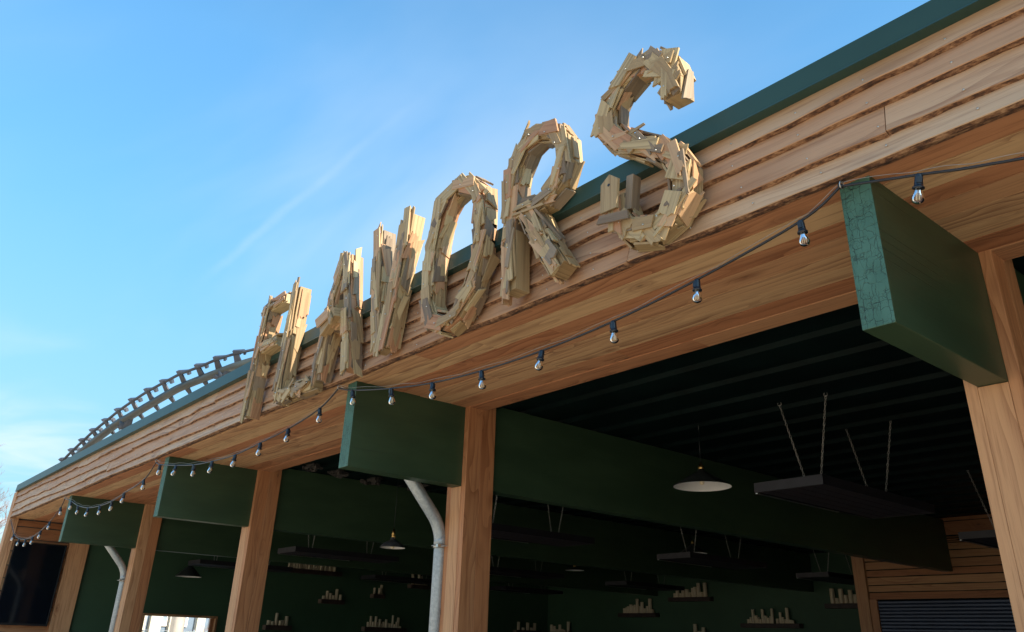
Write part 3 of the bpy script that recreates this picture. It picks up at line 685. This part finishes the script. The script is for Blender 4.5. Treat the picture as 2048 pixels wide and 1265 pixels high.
for x, yy in ((BX[0] - .02, YB), (BX[1] - .055, YB), (BX[2] - .09, YB), (BX[3] + .03, YB), (XL + .11, YB)):
    h = MB(); x0 = x if x > -16 else -16.88
    ring = [Vector((x0 + .004, -1.198 + .0, 3.305)) + Vector((math.sin(a) * .002, math.cos(a) * .016, math.sin(a) * .016)) for a in [k * 2 * math.pi / 14 for k in range(14)]]
    h.tube(ring, .0025, 6); h.tube([(x0 + .004, -1.182, 3.308), (x0 + .004, -1.12, 3.315)], .003, 6)
    part(h, 'hook', MT['steel'], ls)

# ------------------------------------------------------------------ television
tv = thing('television', (XL + .05, -.62, 2.3), 'large black flat television mounted upright on the wooden end wall', 'television')
ty0, ty1, tz0, tz1 = -1.045, -.205, 1.63, 2.965
m_ = MB(); m_.box(XL + .034, XL + .075, ty0 + .05, ty1 - .05, tz0 + .1, tz1 - .1)
m_.box(XL + .076, XL + .112, ty0, ty0 + .022, tz0, tz1); m_.box(XL + .076, XL + .112, ty1 - .022, ty1, tz0, tz1); m_.box(XL + .076, XL + .112, ty0 + .022, ty1 - .022, tz1 - .022, tz1); m_.box(XL + .076, XL + .112, ty0 + .022, ty1 - .022, tz0, tz0 + .035)
m_.box(XL + .076, XL + .085, ty0 + .022, ty1 - .022, tz0 + .035, tz1 - .022)
part(m_, 'frame', MT['tv'], tv, .002)
m_ = MB(); m_.box(XL + .0855, XL + .104, ty0 + .0225, ty1 - .0225, tz0 + .0355, tz1 - .0225); part(m_, 'screen', MT['screen'], tv)

# ------------------------------------------------------------------ bar front at the back right
bar = thing('bar_front', (-4, 8.65, 0), 'wood-clad bar front with a dark corrugated roller shutter at the back right', 'bar')
w = MB(); z = 2.368; k = 0; YBW = 8.65
while z < 3.54:
    z2 = z + [.105, .098, .115, .10, .12, .108, .10, .03, .03, .03, .2, .2][k] ; rn = random.random(); n = 60; x0, x1 = -6.50, XR
    for i in range(n):
        xa, xb = x0 + (x1 - x0) * i / n, x0 + (x1 - x0) * (i + 1) / n
        wa, wb = [.014 * noise.noise(Vector((q * 2.2, k * 3., 0))) * (k > 0) for q in (xa, xb)]
        w.face([(xa, YBW - .030, z + wa), (xb, YBW - .030, z + wb), (xb, YBW - .012, z2 - .012), (xa, YBW - .012, z2 - .012)], [(xa, 0), (xb, 0), (xb, .15), (xa, .15)], rn)
        w.face([(xa, YBW, z + wa), (xb, YBW, z + wb), (xb, YBW - .030, z + wb), (xa, YBW - .030, z + wa)], None, rn, 1)  # underside given a dark colour, a painted shadow line between boards
    z = z2; k += 1
part(w, 'cladding', [MT['inner_wood'], MT['shelf']], bar)
w = MB(); w.box(-6.69, -6.505, YBW - .06, YBW + .12, 0, 3.43, 'z', .6); w.box(-6.504, -6.39, YBW - .045, YBW + .05, 0, 2.366, 'z', .4); part(w, 'post', MT['inner_wood'], bar, .004)
w = MB(); zz = 0.; 
while zz < 2.35:
    prof = [(YBW - .005, zz), (YBW - .019, zz + .012), (YBW - .019, zz + .034), (YBW - .005, zz + .047)]
    for (ya, za), (yb_, zb_) in zip(prof, prof[1:]): w.face([(-6.389, ya, za), (XR, ya, za), (XR, yb_, zb_), (-6.389, yb_, zb_)])
    zz += .047
part(w, 'roller_shutter', MT['shutter'], bar)
w = MB(); w.box(-6.69, XR, YBW + .001, YBW + .05, 2.36, 3.56); w.box(-6.69, -6.66, YBW + .06, YBACK, 0, 3.43); part(w, 'side_panel', MT['ceiling'], bar)  # side panel, plus dark backing coloured as shade in the cladding gaps

# ------------------------------------------------------------------ heaters on chains
def chain(mb, p, q):
    p, q = Vector(p), Vector(q); L0 = (q - p).length; n = int(L0 / .026); t = (q - p) / L0; a = t.cross(Vector((0, 1, 0))).normalized(); b = t.cross(a)
    for i in range(n):
        c_ = p + t * (i + .5) * L0 / n; u = a if i % 2 else b
        pts = [c_ + t * (.017 * math.cos(k * math.pi / 3)) + u * (.0075 * math.sin(k * math.pi / 3)) for k in range(7)]
        mb.tube(pts, .0022, 4, caps=False)
hw, hl, hh = .285, .875, .07
H0 = thing('patio_heater', (0, 0, 2.70), 'x', 'heater', 'flat dark heater panels hanging from the ceiling on chains')
b_ = MB(); b_.box(-hw, hw, -hl, -hl + .02, 0, hh); b_.box(-hw, hw, hl - .02, hl, 0, hh); b_.box(-hw, -hw + .012, -hl + .02, hl - .02, 0, hh); b_.box(hw - .012, hw, -hl + .02, hl - .02, 0, hh); b_.box(-hw + .012, hw - .012, -hl + .02, hl - .02, .03, .06)
hb = b_.build('housing', MT['heater']); hb.parent = H0
b_ = MB()
for k in range(5): b_.box(-hw + .03 + k * .106, -hw + .03 + k * .106 + .098, -hl + .04, hl - .021, .002, .012)
hb = b_.build('heating_panel', MT['heater_in']); hb.parent = H0
b_ = MB(); b_.box(-hw - .004, -hw + .014, -hl + .02, hl - .55, -.008, -.001); hb = b_.build('edge_strip', MT['steel']); hb.parent = H0
for sx in (-1, 1):
    for sy in (-1, 1):
        b_ = MB(); top = (sx * .205 - 0, sy * .52, .735); bot = (sx * .055, sy * .50, hh + .005); chain(b_, bot, top)
        b_.tube([(top[0] + .016 * math.cos(a), top[1], top[2] + .012 + .016 * math.sin(a)) for a in [k * math.pi / 5 for k in range(11)]], .003, 5, caps=False)
        b_.tube([(top[0], top[1], top[2] + .028), (top[0], top[1], top[2] + .06)], .003, 5)
        hb = b_.build('chain', MT['wire']); hb.parent = H0
bays = [-3.32, -7.29, -11.50, -15.10]; hys = [2.36, 5.90, 9.30]
names = {(0, 0): 'dark heater panel on chains nearest the front, left of the right-hand post', (0, 1): 'dark heater panel in front of the wood-clad bar front, partly behind the post',
         (1, 0): 'front heater panel on chains just right of the tallest middle post', (1, 1): 'heater panel on chains beneath the far brass-capped cone lamp', (1, 2): 'dim heater panel on chains left of the bar corner post',
         (2, 0): 'heater panel on chains left of the grey downpipe, above the row of equal candles', (2, 1): 'dim heater panel behind the front one in the middle bay', (2, 2): 'dim heater panel beneath the far end of the third beam',
         (3, 0): 'heater panel on chains beside the leftmost cone lamp', (3, 1): 'dim heater panel hanging left of the grey downpipe before the candle shelves', (3, 2): 'dim heater panel ending right of the tallest middle post'}
first = True
for bi, bx in enumerate(bays):
    for hi, hy in enumerate(hys):
        if bi == 0 and hi == 2: continue
        if first: H0.location = (bx, hy, 2.70); H0['label'] = names[(bi, hi)]; first = False
        else: dup(H0, (bx, hy, 2.70), names[(bi, hi)])

# ------------------------------------------------------------------ pendant lamps
def cone_lamp(loc, r, label, h=.13, cordtop=3.43):
    x, y_, z = loc; t = thing('pendant_lamp', loc, label, 'pendant lamp', 'pendant lamps hanging inside the pavilion')
    m = MB(); m.lathe((x, y_, z), [(r, 0), (r * .98, .012), (.032, h), (.026, h + .02), (.022, h + .02)], 48); m.lathe((x, y_, z), [(r - .002, 0.001), (r * .97, .009), (.028, h - .006), (0, h - .006)], 48, mat=1)
    m.lathe((x, y_, z), [(r - .002, .001), (r, 0)], 48, mat=1)
    part(m, 'lamp_shade', [MT['shade'], MT['shade_in']], t)
    m = MB(); m.lathe((x, y_, z + h), [(.0, .075), (.010, .072), (.016, .055), (.024, .05), (.027, .018), (.024, .015), (0, .015)], 16); part(m, 'lamp_cap', MT['brass'], t)
    m = MB(); m.lathe((x, y_, z), [(0, .012), (.016, .018), (.022, .03), (.018, .05), (.010, .07), (.010, h - .01)], 16); part(m, 'lamp_bulb', MT['shade_in'] if False else MT['filament'], t)
    m = MB(); m.tube([(x, y_, z + h + .07), (x, y_, cordtop)], .003, 6); part(m, 'cord', MT['rubber'], t)
    m = MB(); m.tube([(x, y_ , cordtop - .01), (x + .004, y_, cordtop - .05), (x - .006, y_, cordtop - .065)], .002, 6); part(m, 'ceiling_hook', MT['wire'], t)
    return t
cone_lamp((-4.345, 1.83, 2.875), .245, 'largest cone pendant lamp with white lining and brass cap, nearest the front')
cone_lamp((-8.3, 6.76, 2.965), .215, 'mid-size cone pendant lamp with brass cap hanging under the second beam')
cone_lamp((-12.3, 8.1, 2.975), .19, 'farthest pendant lamp, seen edge-on as a thin pale disc', .05)
cone_lamp((-16.35, 1.88, 2.565), .235, 'leftmost cone pendant lamp before the green end wall', .20)
t = thing('pendant_lamp', (-8.3, 1.26, 2.56), 'small dome pendant lamp with grey shade and brass fitting, left of the downpipe', 'pendant lamp', 'pendant lamps hanging inside the pavilion')
x, y_, z = -8.3, 1.26, 2.555
m = MB(); m.lathe((x, y_, z), [(.146, 0), (.143, .006), (.125, .030), (.09, .058), (.05, .078), (.034, .084), (.030, .11), (.024, .115)], 40); m.lathe((x, y_, z), [(.144, .001), (.122, .026), (.085, .053), (0, .07)], 40, mat=1)
part(m, 'lamp_shade', [MT['shade_grey'], MT['shade_in']], t)
m = MB(); m.lathe((x, y_, z), [(0, .215), (.008, .21), (.012, .19), (.019, .185), (.022, .14), (.016, .135), (.016, .115)], 16)
for s_ in (-1, 1): m.tube([(x + s_ * .020, y_, z + .15), (x + s_ * .032, y_, z + .13), (x + s_ * .034, y_, z + .10)], .004, 6)
part(m, 'lamp_cap', MT['brass'], t)
m = MB(); m.lathe((x, y_, z), [(0, -.012), (.018, -.006), (.024, .012), (.012, .05)], 16); part(m, 'lamp_bulb', MT['filament'], t)
m = MB(); m.tube([(x, y_, z + .21), (x, y_, 3.43)], .003, 6); part(m, 'cord', MT['rubber'], t)

# ------------------------------------------------------------------ candle shelves
cand0 = None
def candle(p, r, h, label, group):
    global cand0
    if cand0 is None:
        m = MB(); m.lathe((0, 0, 0), [(0, 0), (1, 0), (1, .96), (.93, 1), (.7, .985), (0, .97)], 14)
        cand0 = m.build('candle', MT['candle'])
        o = cand0
    else: o = cand0.copy(); COL.objects.link(o)
    o.location = p; o.scale = (r, r, h); o.rotation_euler = (0, 0, random.uniform(0, 6)); tag(o, label, 'candle', group); return o
def shelf(wall, a, b, z, heights, label, where, th=.085, dp=.15, r0=.036):
    """wall 'L' (x=XL, runs in y) or 'B' (y=YBACK, runs in x); z is the shelf's top"""
    L0 = abs(b - a); m = MB()
    if wall == 'L': m.box(0, dp, 0, L0, -th, 0, 'y'); base = (XL, a, z); m.m[0] = 1; m.m[1] = 1
    else: m.box(0, L0, -dp, 0, -th, 0, 'x'); base = (a, YBACK, z); m.m[0] = 1
    o = m.build('wall_shelf', [MT['shelf'], MT['shelf_end']], None, .003); o.location = base
    tag(o, label, 'shelf', 'dark floating shelves with candles')
    n = len(heights)
    for i, h in enumerate(heights):
        if not h: continue
        s_ = L0 * (.10 + .80 * (i + .5) / n); r = min(r0, L0 * .8 / n * .55) * random.uniform(.85, 1.1); off = .05 + random.uniform(0, .05)
        p = (XL + off, a + s_, z) if wall == 'L' else (a + s_, YBACK - off, z)
        candle(p, r, h, 'cream pillar candle standing on ' + where, 'candles on ' + where)
shelf('L', 4.004, 5.41, 2.915, [.13] * 20, 'wide dark shelf holding a long row of equal candles, upper left', 'the wide shelf with a row of equal candles')
shelf('L', 4.98, 5.55, 2.35, [.07, .17, .13, .09, .22, .11], 'short dark shelf with six candles, centre of the left green wall', 'the short shelf below the row of equal candles')
shelf('L', 6.256, 6.56, 2.525, [.13, 0, .13, .20], 'smallest dark shelf with three candles', 'the smallest shelf, left of the downpipe')
shelf('L', 7.236, 7.81, 2.79, [.25, .06, .25, .20, .06, .06], 'high dark shelf partly hidden by a heater, just left of the downpipe', 'the high shelf beside the downpipe')
shelf('L', 3.80, 4.38, 1.80, [.09, .07, .23, .09, .10, .18], 'low dark shelf with pale end beside the third post', 'the low shelf beside the third post', .09)
shelf('L', 6.109, 7.212, 1.845, [.10, .22, .11, .22, .10, .17, .08, .12, .17, .10, .09, .26, .08, .13, .22, .04], 'low wide dark shelf with many candles, left of the downpipe', 'the low wide shelf left of the downpipe')
shelf('L', 10.50, 11.35, 1.925, [.19, .06, .18, .07, .18], 'low dark shelf with five candles, right of the middle post', 'the low shelf just right of the middle post', r0=.04)
shelf('B', -16.88, -15.98, 1.915, [.17, .14, .06, .06, .17, .07, .05, 0, .24], 'low dark shelf at the lower edge near the room corner', 'the lowest shelf near the room corner', r0=.042)
shelf('B', -14.349, -13.186, 2.345, [.11, .13, .15, .19, .16, .18, .31, .15, .24, .10, .15, .31, .08], 'dark shelf with thirteen candles in the middle of the back wall', 'the middle shelf of the back wall', r0=.045)
shelf('B', -12.797, -11.645, 2.665, [.09, .17, .09, .17, .17, .10, .19, .21, .29, .10, .29], 'highest dark shelf of the back wall, under the beam', 'the highest shelf of the back wall', r0=.045)
shelf('B', -12.25, -11.80, 1.86, [.26, .12, .19], 'narrow dark shelf cut by the lower edge, under the highest back shelf', 'the narrow shelf at the lower edge of the back wall', r0=.05)
shelf('B', -10.903, -9.532, 2.135, [.08, .12, .27, .15, .12, .08, .27, .15, .11, .14, .28, 0, .09, .21, .12, .08, .29, .07, .06], 'widest low shelf with many candles, left of the bar corner post', 'the widest shelf of the back wall', r0=.045)
shelf('B', -8.943, -7.9, 2.49, [.27, .10, .26, .15, .24, .16, .19, .12, .2], 'dark shelf running behind the bar corner post', 'the shelf beside the bar corner post', r0=.045)

# ------------------------------------------------------------------ roller coaster track beyond the pavilion
rc = thing('roller_coaster_track', (-38, 6, 0), 'grey roller coaster track curving down behind the roof on white supports', 'roller coaster')
sp = [(-18, 16, 6.5), (-22, 12.3, 9.6), (-25.66, 8.22, 11.1), (-26.6, 7.33, 10.81), (-27.61, 6.4, 10.43), (-28.44, 6.03, 10.27), (-30.19, 5.36, 9.94), (-31.23, 5.11, 9.75), (-33.75, 4.65, 9.29), (-34.92, 4.44, 9.07), (-37.97, 4.08, 8.3), (-40.37, 3.91, 7.4), (-42.9, 3.95, 6.25), (-46.5, 4.2, 4.2), (-51, 4.6, 2.2)]
upr = [(-18, 15.6, 7), (-21.8, 12.1, 10.1), (-25.28, 8.51, 11.62), (-26.13, 7.7, 11.34), (-27.73, 6.16, 10.8), (-28.44, 5.75, 10.64), (-29.26, 5.42, 10.46), (-30.15, 5.12, 10.34), (-31.28, 4.91, 10.19), (-32.27, 4.69, 10.01), (-33.41, 4.51, 9.8), (-34.53, 4.36, 9.58), (-35.62, 4.24, 9.33), (-36.63, 4.1, 9.06), (-37.61, 4.0, 8.78), (-38.58, 3.9, 8.49), (-39.41, 3.81, 8.18), (-41.12, 3.67, 7.45), (-42.91, 3.64, 6.65), (-46.5, 4.0, 4.6), (-51, 4.4, 2.6)]
lwr = [(-18, 16.6, 6), (-22, 13.0, 9.6), (-25.13, 9.29, 11.2), (-26.92, 7.48, 10.79), (-27.92, 6.61, 10.33), (-28.68, 6.22, 10.08), (-29.40, 5.98, 9.83), (-30.24, 5.76, 9.59), (-31.22, 5.54, 9.41), (-32.21, 5.33, 9.25), (-33.31, 5.13, 9.09), (-34.35, 4.93, 8.93), (-35.44, 4.74, 8.76), (-36.51, 4.59, 8.57), (-37.49, 4.44, 8.34), (-38.45, 4.36, 8.07), (-39.39, 4.31, 7.76), (-41.3, 4.13, 6.99), (-43.05, 4.16, 5.95), (-46.5, 4.4, 3.8), (-51, 4.8, 1.8)]
def dense(P, k=10):
    P = [Vector(p) for p in P]; return [cr(P, i / k) for i in range((len(P) - 1) * k + 1)]
SPc, UPc, LOc = dense(sp), dense(upr), dense(lwr)
m = MB(); m.tube(SPc, .15, 14)
for q in (20, 90): m.tube([SPc[q], SPc[q + 1] * .5 + SPc[q] * .5], .15, 14)
part(m, 'spine_tube', MT['tube'], rc)
m = MB(); m.tube(UPc, .055, 8); part(m, 'rail', MT['track'], rc)
m = MB(); m.tube(LOc, .055, 8); part(m, 'rail', MT['track'], rc)
def slab(m, p, q, w_, nn, w0, w1, th=.035):
    P = []
    for cc in (-1, 1):
        for bb in (-1, 1):
            for pt, ww in ((p, w0), (q, w1)): P.append(pt + w_ * (bb * ww / 2) + nn * (cc * th / 2))
    m.hexa(P, (1, .1, .05), .5)
for i in range(1, len(upr) - 1):
    U, Lw = Vector(upr[i]), Vector(lwr[i]); T = (Vector(upr[i + 1]) - Vector(upr[i - 1])).normalized(); d1 = (U - Lw).normalized()
    C_ = min(SPc, key=lambda q: (q - (U + Lw) / 2).length); nn = T.cross(d1).normalized()
    if nn.z > 0: nn = -nn
    mid = (U + Lw) / 2 * .6 + C_ * .4
    m = MB()
    slab(m, U + d1 * .06, mid, T, nn, .17, .28, .06); slab(m, mid, Lw, T, nn, .28, .08, .06)
    top = U + d1 * .08; fw = -T                                        # clamp arm folded over the rail, towards the ride direction
    fw = Vector((.55, .8, .12)).normalized()
    slab(m, top - fw * .06, top + fw * .34 + d1 * .02, d1, nn, .11, .08, .14)
    slab(m, top + fw * .34 + d1 * .03, top + fw * .30 - d1 * .12, fw, nn, .08, .07, .12)
    slab(m, top + fw * .30 - d1 * .02, U - d1 * .12, T, nn, .03, .06, .05)
    part(m, 'tie', MT['track'], rc)
def support(c_, cone, r):
    c_ = Vector(c_); cone = Vector(cone); m = MB(); base = Vector((cone.x, cone.y, 0))
    m.tube([cone, cone + Vector((0, 0, -.45)), cone + Vector((0, 0, -.46)), base], r, 20, radii=[r * .95, r * 1.5, r * 1.25, r * 1.25]); part(m, 'support_column', MT['white'], rc)
    k = min(range(len(SPc)), key=lambda q: (SPc[q] - c_).length); t = (SPc[min(k + 1, len(SPc) - 1)] - SPc[k]).normalized(); m = MB()
    for e in (-.55, .55): m.tube([SPc[k] + t * e, SPc[k] * .5 + cone * .5 + t * e * .45 + Vector((0, 0, .05)), cone - Vector((0, 0, .02))], .13, 10, radii=[.10, .15, r * .8])
    m.tube([SPc[k], cone - Vector((0, 0, .02))], .2, 12, radii=[.16, r * .85])
    part(m, 'support_bracket', MT['track'], rc)
support((-34.2, 4.6, 9.2), (-34.35, 4.75, 8.82), .26)
support((-28.4, 6.03, 10.27), (-28.40, 6.13, 10.0), .17)
support((-46.5, 4.2, 4.2), (-46.5, 4.3, 3.6), .25)

# ------------------------------------------------------------------ bare birch at the far left
tr = thing('birch_tree', (-40, 1.1, 0), 'bare birch with pale trunk and reddish twigs left of the pavilion', 'tree')
rng = random.Random(5); trunk = MB(); tw = MB()
def grow(p, d, L0, r, lev):
    n = 4; pts = [p]; q = p.copy(); dd = d.copy()
    for i in range(n):
        dd = (dd + Vector((rng.gauss(0, .10), rng.gauss(0, .10), rng.gauss(.04, .06)))).normalized(); q = q + dd * L0 / n; pts.append(q.copy())
    mb = trunk if lev < 2 else tw
    mb.tube(pts, r, 6 if lev < 2 else 3, radii=[r * (1 - .6 * i / n) for i in range(n + 1)], caps=False)
    if lev >= 5: return
    k = [12, 8, 6, 4, 3][lev]
    for j in range(k):
        f_ = rng.uniform(.35 if lev == 0 else .15, 1); i = min(int(f_ * n), n - 1); b = pts[i].lerp(pts[i + 1], f_ * n - i)
        az = rng.uniform(0, 6.28); spread = rng.uniform(.35, .8); ref = Vector((math.cos(az), math.sin(az), 0)); nd = (dd * math.cos(spread) + ref * math.sin(spread) + Vector((0, 0, .15))).normalized()
        grow(b, nd, L0 * rng.uniform(.42, .62), max(r * .45, .004), lev + 1)
grow(Vector((-40, 1.0, 0)), Vector((0, .02, 1)), 4.9, .13, 0)
part(trunk, 'trunk', MT['birch'], tr); part(tw, 'crown', MT['twig'], tr)

# ------------------------------------------------------------------ what shows through the window
bd = thing('neighbouring_building', (-46, 14, 0), 'pale building with white columns and blue-grey panels seen through the window', 'building')
m = MB(); m.box(-52, -46, 4, 24, 0, 4.2); part(m, 'wall', MT['bluepanel'], bd)
for y_, ww in ((11.15, .55), (11.95, .25), (13.45, .42), (15.2, .5), (9.2, .5)):
    m = MB(); m.box(-46.0 + .01, -45.6, y_ - ww / 2, y_ + ww / 2, 0, 4.1, 'z'); part(m, 'pillar', MT['cream'], bd)
m = MB()
for z in (.2, .95, 1.36, 1.66, 1.90, 2.15): m.box(-45.99, -45.8, 9.6, 10.72, z, z + .235)
part(m, 'cream_panels', MT['cream'], bd)
for y0, y1 in ((11.5, 11.8), (12.12, 12.45), (12.5, 12.85), (14.0, 14.6)):
    m = MB(); m.box(-45.99, -45.9, y0, y1, 1.88, 2.9); o = part(m, 'window', MT['white'], bd)
    m = MB(); m.box(-45.895, -45.88, y0 + .05, y1 - .05, 1.93, 2.85); part(m, 'pane', MT['window'], o)
m = MB(); m.box(-45.7, -45.5, 3.9, 24.1, 4.2, 4.5); part(m, 'roof_edge', MT['white'], bd)
fe = thing('wire_fence', (-34, 9, 0), 'thin grey wire mesh fence seen through the window', 'fence')
m = MB()
for k in range(60): m.tube([(-34, 4 + k * .2, 0), (-34, 4 + k * .2, 1.66)], .006, 4)
for k in range(9): m.tube([(-34, 4, .06 + k * .2), (-34, 15.8, .06 + k * .2)], .007, 4)
part(m, 'mesh', MT['galv'], fe)
m = MB()
for k in range(6): m.tube([(-34, 4 + k * 2.4, 0), (-34, 4 + k * 2.4, 1.72)], .03, 6)
part(m, 'posts', MT['galv'], fe)
sh = thing('bare_shrub', (-30, 7.5, 0), 'bare twiggy shrub in front of the pale building outside the window', 'shrub')
rng = random.Random(9); trunk = MB(); tw = trunk
for q in (6.9, 7.4, 7.9, 8.3): grow(Vector((-30, q, 0)), Vector((0, rng.uniform(-.2, .2), 1)), 1.25, .02, 2)
part(trunk, 'branches', MT['birch'], sh)
